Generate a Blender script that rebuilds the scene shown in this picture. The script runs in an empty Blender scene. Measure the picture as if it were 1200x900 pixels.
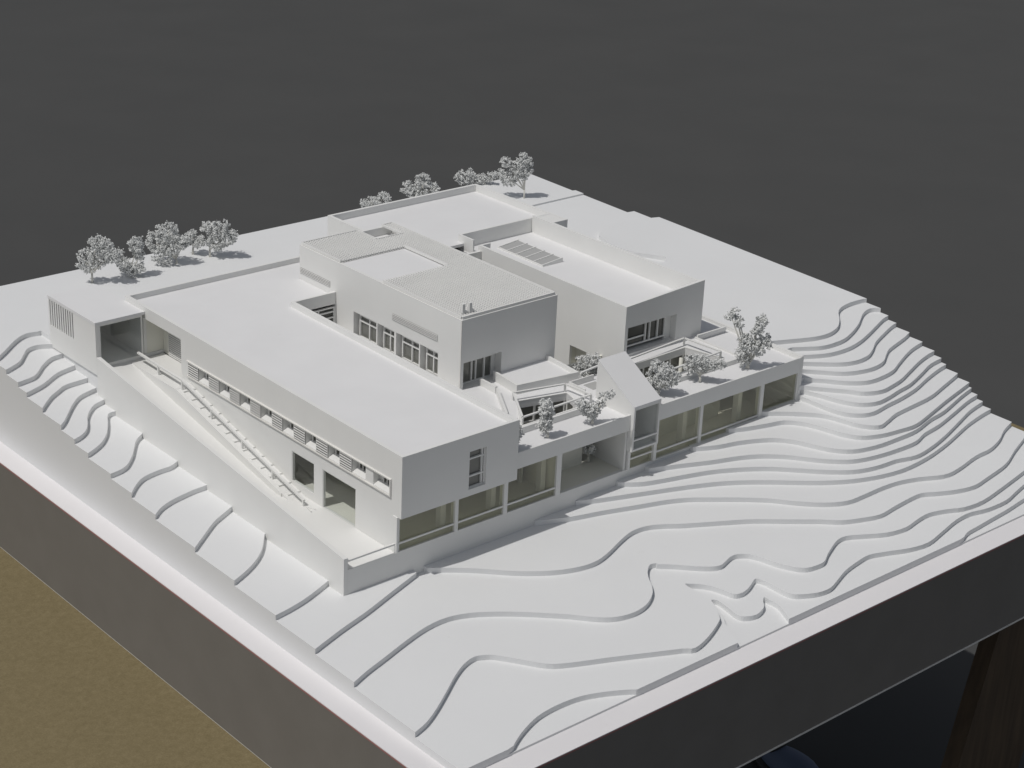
CT={"R":{"1":[[9.828,4.502],[10.268,4.32],[10.558,4.229],[10.824,4.229],[11.104,4.321],[11.347,4.489],[11.63,4.742],[11.845,4.851],[12.112,4.897],[12.38,4.884],[12.508,4.842]],"2":[[10.002,4.277],[10.217,4.153],[10.424,4.05],[10.659,4.024],[10.961,4.052],[11.326,4.184],[11.662,4.346],[12.005,4.556],[12.228,4.645],[12.374,4.636],[12.494,4.537]],"3":[[9.962,4.148],[10.15,4.029],[10.463,3.905],[10.842,3.888],[11.192,3.952],[11.54,4.067],[11.944,4.224],[12.289,4.357],[12.527,4.404]],"4":[[9.949,4.043],[10.234,3.814],[10.449,3.662],[10.69,3.587],[10.988,3.61],[11.256,3.727],[11.564,3.908],[11.986,4.077],[12.309,4.192],[12.492,4.228]],"5":[[9.877,3.954],[10.062,3.769],[10.303,3.531],[10.56,3.416],[10.846,3.375],[11.153,3.431],[11.424,3.586],[11.652,3.706],[12.015,3.809],[12.237,3.871],[12.488,3.96]],"6":[[9.786,3.827],[10.008,3.603],[10.231,3.352],[10.496,3.191],[10.814,3.177],[11.154,3.231],[11.455,3.359],[11.828,3.514],[12.142,3.62],[12.476,3.689]],"7":[[9.68,3.754],[9.894,3.497],[10.116,3.247],[10.268,3.049],[10.539,2.946],[10.854,2.983],[11.139,3.046],[11.519,3.181],[11.909,3.319],[12.24,3.409],[12.474,3.444]],"8":[[9.68,3.788],[9.786,3.505],[9.866,3.191],[10.011,2.936],[10.253,2.813],[10.536,2.827],[10.894,2.897],[11.24,2.953],[11.722,3.11],[12.113,3.246],[12.46,3.296]],"9":[[9.603,3.734],[9.609,3.563],[9.632,3.255],[9.686,2.978],[9.836,2.783],[10.066,2.705],[10.465,2.76],[10.854,2.802],[11.314,2.893],[11.786,3.04],[12.224,3.155],[12.464,3.195]],"10":[[8.845,3.767],[9.093,3.6],[9.346,3.382],[9.532,3.161],[9.611,2.906],[9.682,2.646],[9.881,2.441],[10.13,2.483],[10.44,2.571],[10.827,2.61],[11.381,2.666],[11.923,2.81],[12.488,2.968]],"11":[[8.12,3.747],[8.405,3.638],[8.734,3.548],[9.016,3.468],[9.202,3.248],[9.301,2.956],[9.366,2.692],[9.518,2.45],[9.811,2.322],[10.136,2.269],[10.506,2.247],[11.001,2.366],[11.643,2.536],[12.444,2.726]],"12":[[7.364,3.726],[7.688,3.574],[8.061,3.48],[8.47,3.303],[8.702,3.075],[8.826,2.808],[8.948,2.543],[9.178,2.318],[9.562,2.216],[9.996,2.2],[10.479,2.214],[10.971,2.332],[11.406,2.4],[12.088,2.591],[12.501,2.686]],"13":[[6.475,3.705],[6.718,3.629],[6.965,3.539],[7.372,3.378],[7.805,3.236],[8.112,3.082],[8.389,2.846],[8.59,2.597],[8.778,2.391],[9.044,2.197],[9.424,2.094],[9.887,2.051],[10.29,2.057],[10.621,2.157],[11.047,2.221],[11.569,2.352],[12.126,2.5],[12.457,2.556]],"14":[[5.92,3.753],[6.174,3.578],[6.461,3.478],[6.814,3.385],[7.251,3.256],[7.638,3.075],[7.987,2.854],[8.281,2.584],[8.568,2.307],[8.898,2.067],[9.266,1.957],[9.674,1.925],[10.027,1.843],[10.419,1.889],[10.92,2.011],[11.521,2.2],[12.018,2.357],[12.465,2.444]],"15":[[5.168,3.778],[5.534,3.635],[6.02,3.47],[6.514,3.303],[6.84,3.184],[7.157,3.051],[7.449,2.892],[7.781,2.661],[8.093,2.411],[8.419,2.172],[8.79,1.968],[9.237,1.821],[9.676,1.762],[10.256,1.804],[10.901,1.934],[11.683,2.151],[12.173,2.248],[12.42,2.279]],"16":[[4.433,3.773],[4.871,3.592],[5.372,3.459],[5.865,3.305],[6.283,3.177],[6.587,3.04],[6.848,2.859],[7.167,2.625],[7.467,2.372],[7.721,2.079],[8.008,1.815],[8.313,1.666],[8.667,1.654],[9.048,1.66],[9.393,1.63],[9.723,1.536],[10.1,1.373],[10.448,1.383],[10.999,1.487],[11.379,1.51],[11.767,1.62],[12.116,1.78],[12.409,1.874]],"17":[[2.578,3.723],[2.857,3.525],[3.127,3.287],[3.382,3.032],[3.667,2.811],[3.929,2.671],[4.199,2.59],[4.445,2.585],[4.723,2.664],[5.061,2.801],[5.362,2.895],[5.619,2.887],[5.845,2.791],[6.073,2.642],[6.495,2.413],[6.917,2.179],[7.292,1.899],[7.667,1.617],[7.904,1.417],[8.221,1.283],[8.481,1.216],[8.824,1.252],[9.222,1.287],[9.47,1.28],[9.69,1.172],[9.956,1.057],[10.285,0.985],[10.683,1.038],[11.275,1.145],[11.789,1.346],[12.263,1.514],[12.635,1.649],[12.905,1.711]]},"L":{"3":[[-0.172,10.456],[0.427,10.873],[0.85,11.254],[1.105,11.403],[1.335,11.367]],"4":[[0.317,10.494],[0.464,10.568],[0.633,10.68],[0.812,10.895],[0.938,11.032],[1.11,11.073],[1.324,10.976]],"5":[[0.295,10.139],[0.454,10.176],[0.613,10.226],[0.76,10.363],[0.902,10.52],[1.121,10.692],[1.326,10.733]],"6":[[0.314,9.9],[0.645,10.046],[0.998,10.288],[1.3,10.383]],"7":[[0.31,9.442],[0.455,9.6],[0.62,9.761],[0.785,9.877],[0.965,9.986],[1.317,10.026]],"8":[[0.313,8.935],[0.45,9.068],[0.603,9.252],[0.812,9.496],[1.017,9.68],[1.302,9.786]],"9":[[0.301,8.569],[0.455,8.638],[0.602,8.76],[0.709,8.913],[0.819,9.116],[0.948,9.285],[1.109,9.435],[1.311,9.511]],"10":[[0.297,8.206],[0.48,8.305],[0.665,8.439],[0.845,8.639],[1.008,8.893],[1.139,9.13],[1.218,9.205],[1.303,9.204]],"11":[[0.316,7.624],[0.496,7.663],[0.644,7.748],[0.84,7.955],[0.989,8.158],[1.141,8.354],[1.303,8.477]],"12":[[0.318,7.095],[0.493,7.277],[0.663,7.404],[0.824,7.457],[0.993,7.484],[1.154,7.496],[1.296,7.568]],"13":[[0.311,6.503],[0.477,6.639],[0.686,6.737],[0.892,6.791],[1.091,6.831],[1.285,6.846]],"14":[[0.314,5.571],[0.59,5.79],[0.874,6.015],[1.078,6.131],[1.295,6.243]],"15":[[0.329,4.692],[0.587,4.819],[0.825,4.969],[1.047,5.165],[1.291,5.469]],"16":[[0.32,3.803],[0.588,3.853],[0.885,3.938],[1.296,4.103]],"17":[[0.33,3.001],[0.828,3.179],[1.321,3.332],[1.829,3.519],[2.388,3.719]]},"F":{"18":[[0.324,2.246],[0.584,2.351],[0.911,2.457],[1.364,2.608],[1.748,2.711],[2.07,2.728],[2.36,2.646],[2.66,2.463],[2.93,2.244],[3.311,1.888],[3.544,1.628],[3.749,1.491],[3.994,1.444],[4.246,1.489],[4.482,1.62],[4.633,1.776],[4.754,1.959],[4.878,2.098],[5.009,2.188],[5.11,2.16],[5.094,2.144],[5.262,2.001],[5.414,1.843],[5.598,1.684],[5.732,1.629],[5.85,1.655],[6.011,1.707],[6.135,1.701],[6.262,1.607],[6.326,1.455],[6.365,1.283],[6.422,1.127],[6.513,0.973],[6.621,0.893],[6.781,0.87],[6.925,0.885],[7.09,0.978],[7.263,1.061],[7.518,1.165],[7.71,1.167],[7.946,1.049],[8.24,0.897],[8.566,0.844],[8.88,0.894],[9.166,0.919],[9.471,0.84],[9.738,0.729],[10.127,0.704],[10.677,0.788],[11.125,0.869],[11.43,0.925],[11.884,1.001]],"19":[[0.332,1.126],[0.544,1.201],[0.802,1.346],[1.112,1.55],[1.399,1.746],[1.635,1.876],[1.828,1.926],[1.95,1.889],[2.057,1.808],[2.217,1.584],[2.413,1.301],[2.639,1.153],[3.129,0.94],[3.617,0.715],[3.946,0.563],[4.083,0.484],[4.395,0.568],[4.749,0.73],[4.864,0.824],[5.02,1.072],[5.088,1.342],[5.091,1.584],[5.112,1.65],[5.139,1.63],[5.253,1.528],[5.337,1.4],[5.386,1.238],[5.42,1.093],[5.533,1.052],[5.708,1.095],[5.879,1.176],[5.95,1.19],[5.991,1.087],[5.991,0.883],[5.996,0.716],[6.044,0.615],[6.157,0.541],[6.332,0.465],[6.541,0.454],[6.779,0.534],[7.077,0.64],[7.416,0.703],[7.649,0.72],[7.923,0.634],[8.25,0.511],[8.583,0.464],[8.996,0.548],[9.431,0.644],[9.771,0.664],[10.1,0.595],[10.523,0.589],[10.847,0.662],[11.177,0.737],[11.622,0.809]]},"C":{"a":[[0.984,0.274],[1.124,0.378],[1.359,0.503],[1.673,0.618],[2.007,0.653],[2.335,0.625],[2.606,0.531],[2.849,0.406],[2.972,0.32]],"b":[[4.673,0.284],[4.753,0.498],[4.875,0.711],[5.017,0.914],[5.133,1.17],[5.179,1.242],[5.23,1.177],[5.2,0.978],[5.167,0.828],[5.201,0.715],[5.367,0.651],[5.572,0.717],[5.69,0.832],[5.773,0.887],[5.773,0.824],[5.771,0.656],[5.682,0.458],[5.61,0.312]],"d":[[9.126,0.293],[9.372,0.398],[9.672,0.427],[10.032,0.457],[10.455,0.49],[10.919,0.546],[11.271,0.557]]}}
TREES={"T1":[[2.971,12.765,1.323],[[-0.086,0.078,0.395,0.148,0.175],[0.061,-0.055,0.618,0.148,0.161],[0.18,-0.163,0.597,0.121,0.161],[-0.011,0.01,0.272,0.162,0.108],[0.236,-0.214,0.487,0.121,0.121],[0.134,-0.121,0.395,0.108,0.094]]],"T2":[[3.613,12.708,1.323],[[-0.113,0.102,0.311,0.109,0.109],[-0.086,0.077,0.197,0.123,0.109],[0.014,-0.012,0.117,0.123,0.096],[0.116,-0.104,0.138,0.109,0.082],[0.096,-0.086,0.512,0.122,0.15],[0.141,-0.128,0.342,0.082,0.082]]],"T3":[[4.525,12.774,1.323],[[-0.241,0.217,0.338,0.153,0.195],[-0.092,0.083,0.523,0.208,0.18],[0.008,-0.007,0.383,0.195,0.167],[-0.173,0.156,0.151,0.195,0.153],[0.091,-0.082,0.389,0.097,0.111],[-0.098,0.088,0.274,0.209,0.167]]],"T4":[[4.988,13.019,1.323],[[0.006,-0.005,0.299,0.127,0.113],[0.057,-0.051,0.213,0.099,0.099]]],"T5":[[5.151,12.754,1.323],[[0.007,-0.006,0.402,0.169,0.197],[0.133,-0.12,0.499,0.183,0.155],[0.204,-0.184,0.326,0.155,0.155],[0.067,-0.06,0.228,0.155,0.099],[0.257,-0.232,0.389,0.084,0.113]]],"B1":[[8.911,13.259,1.323],[[-0.127,0.114,0.136,0.092,0.092],[-0.013,0.012,0.16,0.123,0.092],[0.134,-0.121,0.217,0.123,0.123],[0.056,-0.05,0.116,0.138,0.077]]],"B2":[[10.09,13.387,1.323],[[-0.166,0.15,0.17,0.126,0.126],[-0.095,0.085,0.076,0.126,0.094],[0.042,-0.038,0.297,0.141,0.141],[0.126,-0.114,0.156,0.126,0.11],[0.219,-0.197,0.178,0.094,0.078],[-0.002,0.002,0.131,0.141,0.094]]],"B3":[[11.3,13.54,1.323],[[-0.051,0.046,0.147,0.145,0.129],[0.046,-0.042,0.07,0.145,0.097],[0.079,-0.071,0.206,0.096,0.096]]],"B5":[[11.613,13.335,1.323],[[-0.062,0.056,0.08,0.113,0.081],[0.045,-0.04,0.12,0.113,0.081],[0.103,-0.093,0.158,0.064,0.081]]],"B4":[[11.604,12.201,1.323],[[-0.013,0.011,0.735,0.125,0.141],[-0.114,0.103,0.615,0.125,0.141],[-0.255,0.231,0.687,0.11,0.094],[-0.307,0.277,0.456,0.126,0.094],[-0.21,0.19,0.348,0.141,0.11],[-0.006,0.005,0.524,0.126,0.173],[-0.133,0.12,0.483,0.126,0.126],[0.026,-0.023,0.624,0.094,0.188]]],"D1":[[4.12,3.93,1.465],[[-0.005,0.005,0.334,0.088,0.099],[-0.019,0.017,0.236,0.088,0.099],[-0.008,0.007,0.139,0.077,0.066]]],"D2":[[4.74,3.95,1.465],[[-0.024,0.022,0.49,0.078,0.056],[-0.029,0.026,0.392,0.089,0.101],[-0.032,0.029,0.257,0.101,0.112],[-0.011,0.01,0.148,0.09,0.09],[0.007,-0.007,0.321,0.078,0.101]]],"D3":[[5.521,3.921,1.465],[[-0.122,0.111,0.28,0.08,0.08],[-0.069,0.062,0.209,0.103,0.091],[0.002,-0.002,0.151,0.091,0.091],[0.058,-0.052,0.23,0.068,0.091],[0.095,-0.086,0.344,0.057,0.091],[0.141,-0.127,0.447,0.045,0.068],[-0.039,0.035,0.11,0.08,0.069]]],"D4":[[6.953,4.093,1.465],[[-0.009,0.008,0.4,0.107,0.083],[0.066,-0.059,0.328,0.13,0.119],[-0.029,0.026,0.283,0.107,0.119],[0.055,-0.049,0.211,0.142,0.107],[-0.031,0.028,0.167,0.095,0.083],[0.131,-0.118,0.268,0.083,0.095],[-0.009,0.008,0.09,0.071,0.071]]],"D5":[[7.765,4.071,1.465],[[-0.073,0.066,0.311,0.097,0.097],[0.009,-0.008,0.303,0.109,0.097],[0.109,-0.099,0.27,0.109,0.073],[0.19,-0.171,0.276,0.073,0.06],[-0.083,0.075,0.179,0.085,0.085],[0.024,-0.022,0.199,0.109,0.06]]],"D6":[[8.71,4.015,1.465],[[-0.184,0.166,0.837,0.073,0.073],[-0.226,0.204,0.782,0.073,0.049],[-0.13,0.118,0.709,0.074,0.098],[0.084,-0.076,0.763,0.086,0.086],[0.058,-0.053,0.616,0.086,0.098],[0.058,-0.053,0.484,0.098,0.098],[-0.075,0.068,0.435,0.098,0.111],[-0.007,0.006,0.374,0.135,0.123],[0.169,-0.153,0.465,0.074,0.074],[0.157,-0.142,0.385,0.099,0.074],[-0.062,0.056,0.237,0.099,0.111],[-0.081,0.073,0.115,0.087,0.074],[0.089,-0.081,0.3,0.099,0.074]]],"C1":[[6.95,5.55,0.67],[[-0.042,0.038,0.774,0.111,0.099],[0.038,-0.034,0.832,0.124,0.099],[0.088,-0.08,0.729,0.087,0.087],[-0.065,0.059,0.665,0.099,0.087],[0.019,-0.017,0.63,0.136,0.099],[0.094,-0.085,0.608,0.074,0.062]]],"I1":[[5.847,4.284,0.66],[[-0.027,0.024,0.22,0.082,0.059],[-0.051,0.046,0.166,0.071,0.047],[0.009,-0.008,0.196,0.059,0.059]]],"I2":[[5.578,4.48,0.66],[[-0.022,0.019,0.103,0.059,0.059],[0.006,-0.005,0.079,0.059,0.047]]]}
CAM={"C":[-10.5728,-12.2586,11.745],"R":[[0.753444,-0.656164,0.042072],[-0.22959,-0.322508,-0.918301],[0.616125,0.68223,-0.39364]],"f":2182.7110847718045}
SKY, SUN, EXPO = 0.055, 2.05, 0.0
import bpy, math, random
from mathutils import Vector, Matrix
from mathutils.geometry import tessellate_polygon
random.seed(7)
S = 0.1                       # one design unit is 10 cm
scene = bpy.context.scene
COL = scene.collection

# ---------------------------------------------------------------- materials
def nt(name):
    m = bpy.data.materials.new(name); m.use_nodes = True
    n = m.node_tree; b = n.nodes['Principled BSDF']; return m, n, b
def noise(n, scale, detail=4, rough=.55):
    tc = n.nodes.new('ShaderNodeTexCoord'); t = n.nodes.new('ShaderNodeTexNoise')
    t.inputs['Scale'].default_value = scale; t.inputs['Detail'].default_value = detail
    t.inputs['Roughness'].default_value = rough
    n.links.new(tc.outputs['Object'], t.inputs['Vector']); return t
def ramp(n, src, stops):
    r = n.nodes.new('ShaderNodeValToRGB')
    e = r.color_ramp.elements
    e[0].position, e[0].color = stops[0][0], (*stops[0][1], 1)
    e[1].position, e[1].color = stops[-1][0], (*stops[-1][1], 1)
    for p, c in stops[1:-1]:
        x = e.new(p); x.color = (*c, 1)
    n.links.new(src, r.inputs['Fac']); return r
def bump(n, b, src, strength, dist):
    k = n.nodes.new('ShaderNodeBump'); k.inputs['Strength'].default_value = strength
    k.inputs['Distance'].default_value = dist
    n.links.new(src, k.inputs['Height']); n.links.new(k.outputs['Normal'], b.inputs['Normal'])
def white(name, base, rough=.55, var=.03, sc=14, spec=.35):
    m, n, b = nt(name)
    t = noise(n, sc, 6); hi = base; lo = tuple(c*(1-var) for c in base)
    r = ramp(n, t.outputs['Fac'], [(.35, lo), (.65, hi)])
    # sparse small scuffs and glue marks
    t2 = noise(n, 55, 3, .7)
    r2 = ramp(n, t2.outputs['Fac'], [(.70, (1, 1, 1)), (.78, (.93, .925, .91))])
    mx = n.nodes.new('ShaderNodeMix'); mx.data_type = 'RGBA'; mx.blend_type = 'MULTIPLY'
    mx.inputs[0].default_value = 1
    n.links.new(r.outputs['Color'], mx.inputs[6]); n.links.new(r2.outputs['Color'], mx.inputs[7])
    n.links.new(mx.outputs[2], b.inputs['Base Color'])
    b.inputs['Roughness'].default_value = rough
    b.inputs['Specular IOR Level'].default_value = spec
    t3 = noise(n, 320, 3)
    bump(n, b, t3.outputs['Fac'], .10, .0004)
    return m
M = {}
M['wall'] = white('white_card', (.765, .765, .748))
M['roof'] = white('white_roof_card', (.755, .755, .757), .6)
M['land'] = white('white_terrain_board', (.742, .749, .751), .6, .025, 6)
M['rim'] = white('white_laminate', (.765, .75, .757), .4, .02, 5, .5)
M['inner'] = white('bounce_tinted_card', (.74, .735, .67), .6)  # white card indoors, with warm bounce light put into its yellowish colour
M['slat'] = white('slat_card', (.74, .73, .70), .6)
m, n, b = nt('reddish_edge'); b.inputs['Base Color'].default_value = (.40, .17, .16, 1); b.inputs['Roughness'].default_value = .6; M['edge'] = m
m, n, b = nt('louvre_gap_shade'); b.inputs['Base Color'].default_value = (.08, .075, .07, 1); b.inputs['Roughness'].default_value = .8; M['gap'] = m  # near-black sheet behind slats; shade in the gaps is painted by its colour
m, n, b = nt('grey_side_paint'); t = noise(n, 18, 6)
r = ramp(n, t.outputs['Fac'], [(.3, (.170, .160, .148)), (.7, (.186, .176, .163))]); n.links.new(r.outputs['Color'], b.inputs['Base Color'])
b.inputs['Roughness'].default_value = .5; t3 = noise(n, 400, 2); bump(n, b, t3.outputs['Fac'], .15, .0004); M['side'] = m
m, n, b = nt('fibreboard')
t = noise(n, 110, 9, .7); r = ramp(n, t.outputs['Fac'], [(.25, (.158, .126, .060)), (.5, (.190, .152, .077)), (.78, (.228, .186, .100))])
t4 = noise(n, 420, 4, .8); r4 = ramp(n, t4.outputs['Fac'], [(.3, (.78, .76, .72)), (.62, (1.08, 1.08, 1.08))])
mx = n.nodes.new('ShaderNodeMix'); mx.data_type = 'RGBA'; mx.blend_type = 'MULTIPLY'; mx.inputs[0].default_value = 1
n.links.new(r.outputs['Color'], mx.inputs[6]); n.links.new(r4.outputs['Color'], mx.inputs[7])
n.links.new(mx.outputs[2], b.inputs['Base Color']); b.inputs['Roughness'].default_value = .8
bump(n, b, t4.outputs['Fac'], .4, .0006); M['mdf'] = m
m, n, b = nt('asphalt'); t = noise(n, 2.2, 5); r = ramp(n, t.outputs['Fac'], [(.3, (.0660, .0668, .0662)), (.7, (.0715, .0720, .0710))])
n.links.new(r.outputs['Color'], b.inputs['Base Color']); b.inputs['Roughness'].default_value = .9
b.inputs['Specular IOR Level'].default_value = .15; M['ground'] = m
m, n, b = nt('dark_timber')
tc = n.nodes.new('ShaderNodeTexCoord'); mp = n.nodes.new('ShaderNodeMapping'); mp.inputs['Scale'].default_value = (30, 30, 3)
t = n.nodes.new('ShaderNodeTexNoise'); t.inputs['Scale'].default_value = 2.5; t.inputs['Detail'].default_value = 8
n.links.new(tc.outputs['Object'], mp.inputs['Vector']); n.links.new(mp.outputs['Vector'], t.inputs['Vector'])
r = ramp(n, t.outputs['Fac'], [(.3, (.055, .038, .024)), (.7, (.11, .075, .045))]); n.links.new(r.outputs['Color'], b.inputs['Base Color'])
b.inputs['Roughness'].default_value = .7; M['wood'] = m
m, n, b = nt('foliage_crumb'); t = noise(n, 330, 3, .7); r = ramp(n, t.outputs['Fac'], [(.34, (.22, .23, .225)), (.45, (.60, .61, .60)), (.60, (.82, .825, .81))])  # crumb colour variation; its dark spots paint in the shade of deep gaps
n.links.new(r.outputs['Color'], b.inputs['Base Color']); b.inputs['Roughness'].default_value = .9; M['leaf'] = m
m, n, b = nt('trunk_white'); b.inputs['Base Color'].default_value = (.66, .65, .60, 1); b.inputs['Roughness'].default_value = .8; M['trunk'] = m
m, n, b = nt('dim_interior_pane'); b.inputs['Base Color'].default_value = (.150, .152, .138, 1); b.inputs['Roughness'].default_value = .16; b.inputs['Specular IOR Level'].default_value = .5; M['pane'] = m  # opaque pane; the dim interior behind the glass is put into its colour
m, n, b = nt('frosted_pane'); b.inputs['Base Color'].default_value = (.42, .42, .41, 1); b.inputs['Roughness'].default_value = .3; M['skypane'] = m
m, n, b = nt('dark_pane'); b.inputs['Base Color'].default_value = (.05, .052, .045, 1); b.inputs['Roughness'].default_value = .2; M['darkpane'] = m
def clear(name, col, gl):
    m, n, b = nt(name); n.nodes.remove(b); out = n.nodes['Material Output']
    tr = n.nodes.new('ShaderNodeBsdfTransparent'); tr.inputs['Color'].default_value = (*col, 1)
    g = n.nodes.new('ShaderNodeBsdfGlossy'); g.inputs['Roughness'].default_value = .06
    mx = n.nodes.new('ShaderNodeMixShader'); mx.inputs[0].default_value = gl
    n.links.new(tr.outputs[0], mx.inputs[1]); n.links.new(g.outputs[0], mx.inputs[2]); n.links.new(mx.outputs[0], out.inputs[0]); return m
M['glass'] = clear('acrylic_sheet', (.92, .92, .86), .05)  # yellowish tint puts the warm bounced light indoors into the clear sheet
M['clearglass'] = clear('thin_clear_sheet', (.95, .96, .955), .04)
m, n, b = nt('blue_fabric'); b.inputs['Base Color'].default_value = (.09, .12, .19, 1); b.inputs['Roughness'].default_value = .7; M['blue'] = m
m, n, b = nt('black_rubber'); b.inputs['Base Color'].default_value = (.012, .012, .013, 1); b.inputs['Roughness'].default_value = .6; M['black'] = m

# ---------------------------------------------------------------- mesh helpers
class MB:
    def __init__(s): s.v = []; s.f = []
    def add(s, vs, fs):
        o = len(s.v); s.v += [tuple(v) for v in vs]; s.f += [tuple(i+o for i in f) for f in fs]; return s
    def box(s, x0, x1, y0, y1, z0, z1):
        v = [(x0,y0,z0),(x1,y0,z0),(x1,y1,z0),(x0,y1,z0),(x0,y0,z1),(x1,y0,z1),(x1,y1,z1),(x0,y1,z1)]
        return s.add(v, [(0,3,2,1),(4,5,6,7),(0,1,5,4),(1,2,6,5),(2,3,7,6),(3,0,4,7)])
    def hexa(s, b4, t4):
        return s.add(list(b4)+list(t4), [(3,2,1,0),(4,5,6,7),(0,1,5,4),(1,2,6,5),(2,3,7,6),(3,0,4,7)])
    def bar(s, a, b, w, h=None, up=(0,0,1)):
        h = h or w; a = Vector(a); b = Vector(b); d = (b-a).normalized(); u = Vector(up)
        if abs(d.dot(u)) > .98: u = Vector((0,1,0))
        r = d.cross(u).normalized(); u = r.cross(d).normalized()
        c = lambda p: [p-r*w/2-u*h/2, p+r*w/2-u*h/2, p+r*w/2+u*h/2, p-r*w/2+u*h/2]
        A = c(a); B = c(b)
        return s.add(A+B, [(0,1,2,3),(7,6,5,4),(0,4,5,1),(1,5,6,2),(2,6,7,3),(3,7,4,0)])
    def tube(s, pts, rad, n=7, cap=True):
        rings = []; P = [Vector(p) for p in pts]; o = len(s.v)
        for i, p in enumerate(P):
            d = (P[min(i+1, len(P)-1)]-P[max(i-1, 0)]).normalized()
            u = Vector((0,0,1)) if abs(d.z) < .9 else Vector((1,0,0))
            r = d.cross(u).normalized(); u = r.cross(d)
            for k in range(n):
                a = 2*math.pi*k/n; s.v.append(tuple(p+(r*math.cos(a)+u*math.sin(a))*rad[i]))
        for i in range(len(P)-1):
            for k in range(n):
                s.f.append((o+i*n+k, o+i*n+(k+1)%n, o+(i+1)*n+(k+1)%n, o+(i+1)*n+k))
        if cap:
            s.f.append(tuple(o+k for k in range(n-1, -1, -1))); s.f.append(tuple(o+(len(P)-1)*n+k for k in range(n)))
        return s
    def prism(s, outer, z0, z1, holes=()):
        loops = [[Vector((p[0], p[1], 0)) for p in outer]]+[[Vector((p[0], p[1], 0)) for p in h] for h in holes]
        tri = tessellate_polygon(loops); flat = [p for l in loops for p in l]; N = len(flat); o = len(s.v)
        fn = lambda v, z: z(v.x, v.y) if callable(z) else z
        s.v += [(p.x, p.y, fn(p, z0)) for p in flat]+[(p.x, p.y, fn(p, z1)) for p in flat]
        for a, b_, c in tri:
            pa, pb, pc = flat[a], flat[b_], flat[c]
            ccw = (pb.x-pa.x)*(pc.y-pa.y)-(pb.y-pa.y)*(pc.x-pa.x) > 0
            if not ccw: b_, c = c, b_
            s.f.append((o+N+a, o+N+b_, o+N+c)); s.f.append((o+c, o+b_, o+a))
        k = 0
        for li, l in enumerate(loops):
            n_ = len(l); area = sum(l[i].x*l[(i+1)%n_].y-l[(i+1)%n_].x*l[i].y for i in range(n_))
            flip = (area < 0) != (li > 0)
            for i in range(n_):
                a = o+k+i; b_ = o+k+(i+1) % n_
                q = (a, b_, b_+N, a+N); s.f.append(q[::-1] if flip else q)
            k += n_
        return s
    def panel(s, axis, c, th, u0, u1, z0, z1, holes=()):
        """upright panel with rectangular openings. axis 'x': the plane x=c, u runs along y; axis 'y': plane y=c, u runs along x. th may be negative"""
        us = sorted(set([u0, u1]+[v for h in holes for v in h[:2] if u0 <= v <= u1])); zs = sorted(set([z0, z1]+[v for h in holes for v in h[2:] if z0 <= v <= z1]))
        inh = lambda u, z: any(h[0] < u < h[1] and h[2] < z < h[3] for h in holes)
        g = [[not inh((us[i]+us[i+1])/2, (zs[j]+zs[j+1])/2) for j in range(len(zs)-1)] for i in range(len(us)-1)]
        P = (lambda u, z, t: (c+t, u, z)) if axis == 'x' else (lambda u, z, t: (u, c+t, z))
        q = lambda *p: s.add([P(*a) for a in p], [(0,1,2,3)])
        G = lambda i, j: 0 <= i < len(us)-1 and 0 <= j < len(zs)-1 and g[i][j]
        for i in range(len(us)-1):
            for j in range(len(zs)-1):
                if not g[i][j]: continue
                a, b_, z_, w = us[i], us[i+1], zs[j], zs[j+1]
                q((a,z_,0),(b_,z_,0),(b_,w,0),(a,w,0)); q((a,z_,th),(a,w,th),(b_,w,th),(b_,z_,th))
                if not G(i-1,j): q((a,z_,0),(a,w,0),(a,w,th),(a,z_,th))
                if not G(i+1,j): q((b_,z_,0),(b_,z_,th),(b_,w,th),(b_,w,0))
                if not G(i,j-1): q((a,z_,0),(a,z_,th),(b_,z_,th),(b_,z_,0))
                if not G(i,j+1): q((a,w,0),(b_,w,0),(b_,w,th),(a,w,th))
        return s
def wloc(o):
    p = Vector((0,0,0))
    while o: p += Vector(o.location); o = o.parent
    return p
def obj(name, mb, mat, parent=None, label=None, smooth=False, origin=None):
    me = bpy.data.meshes.new(name)
    off = wloc(parent) if parent else Vector(origin or (0,0,0))
    me.from_pydata([tuple(Vector(v)-off) for v in mb.v], [], mb.f); me.update()
    if smooth: me.polygons.foreach_set('use_smooth', [True]*len(me.polygons))
    import bmesh
    bm = bmesh.new(); bm.from_mesh(me); bmesh.ops.remove_doubles(bm, verts=bm.verts, dist=1e-5)
    bmesh.ops.recalc_face_normals(bm, faces=bm.faces); bm.to_mesh(me); bm.free()
    me.materials.append(M[mat]); o = bpy.data.objects.new(name, me); COL.objects.link(o)
    if parent: o.parent = parent
    elif origin: o.location = origin
    if label: o['label'] = label
    return o
def tag(o, label=None, cat=None, group=None, kind=None):
    for k, v in (('label', label), ('category', cat), ('group', group), ('kind', kind)):
        if v: o[k] = v
    return o
def root(name, loc, label, cat, group=None):
    o = bpy.data.objects.new(name, None); COL.objects.link(o); o.location = loc; o.empty_display_size = .02
    return tag(o, label, cat, group)

# ---------------------------------------------------------------- setting
t = .072
Lz = lambda k: .027+t*(20-k)
XS, YS, YB = .32, .33, 13.42
XR = lambda y: 12.47+max(0, y-4.8)*.0384
ZG = -9.0
tag(obj('ground', MB().add([(-150,-150,ZG),(400,-150,ZG),(400,400,ZG),(-150,400,ZG)], [(0,1,2,3)]), 'ground'), kind='structure')

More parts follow.
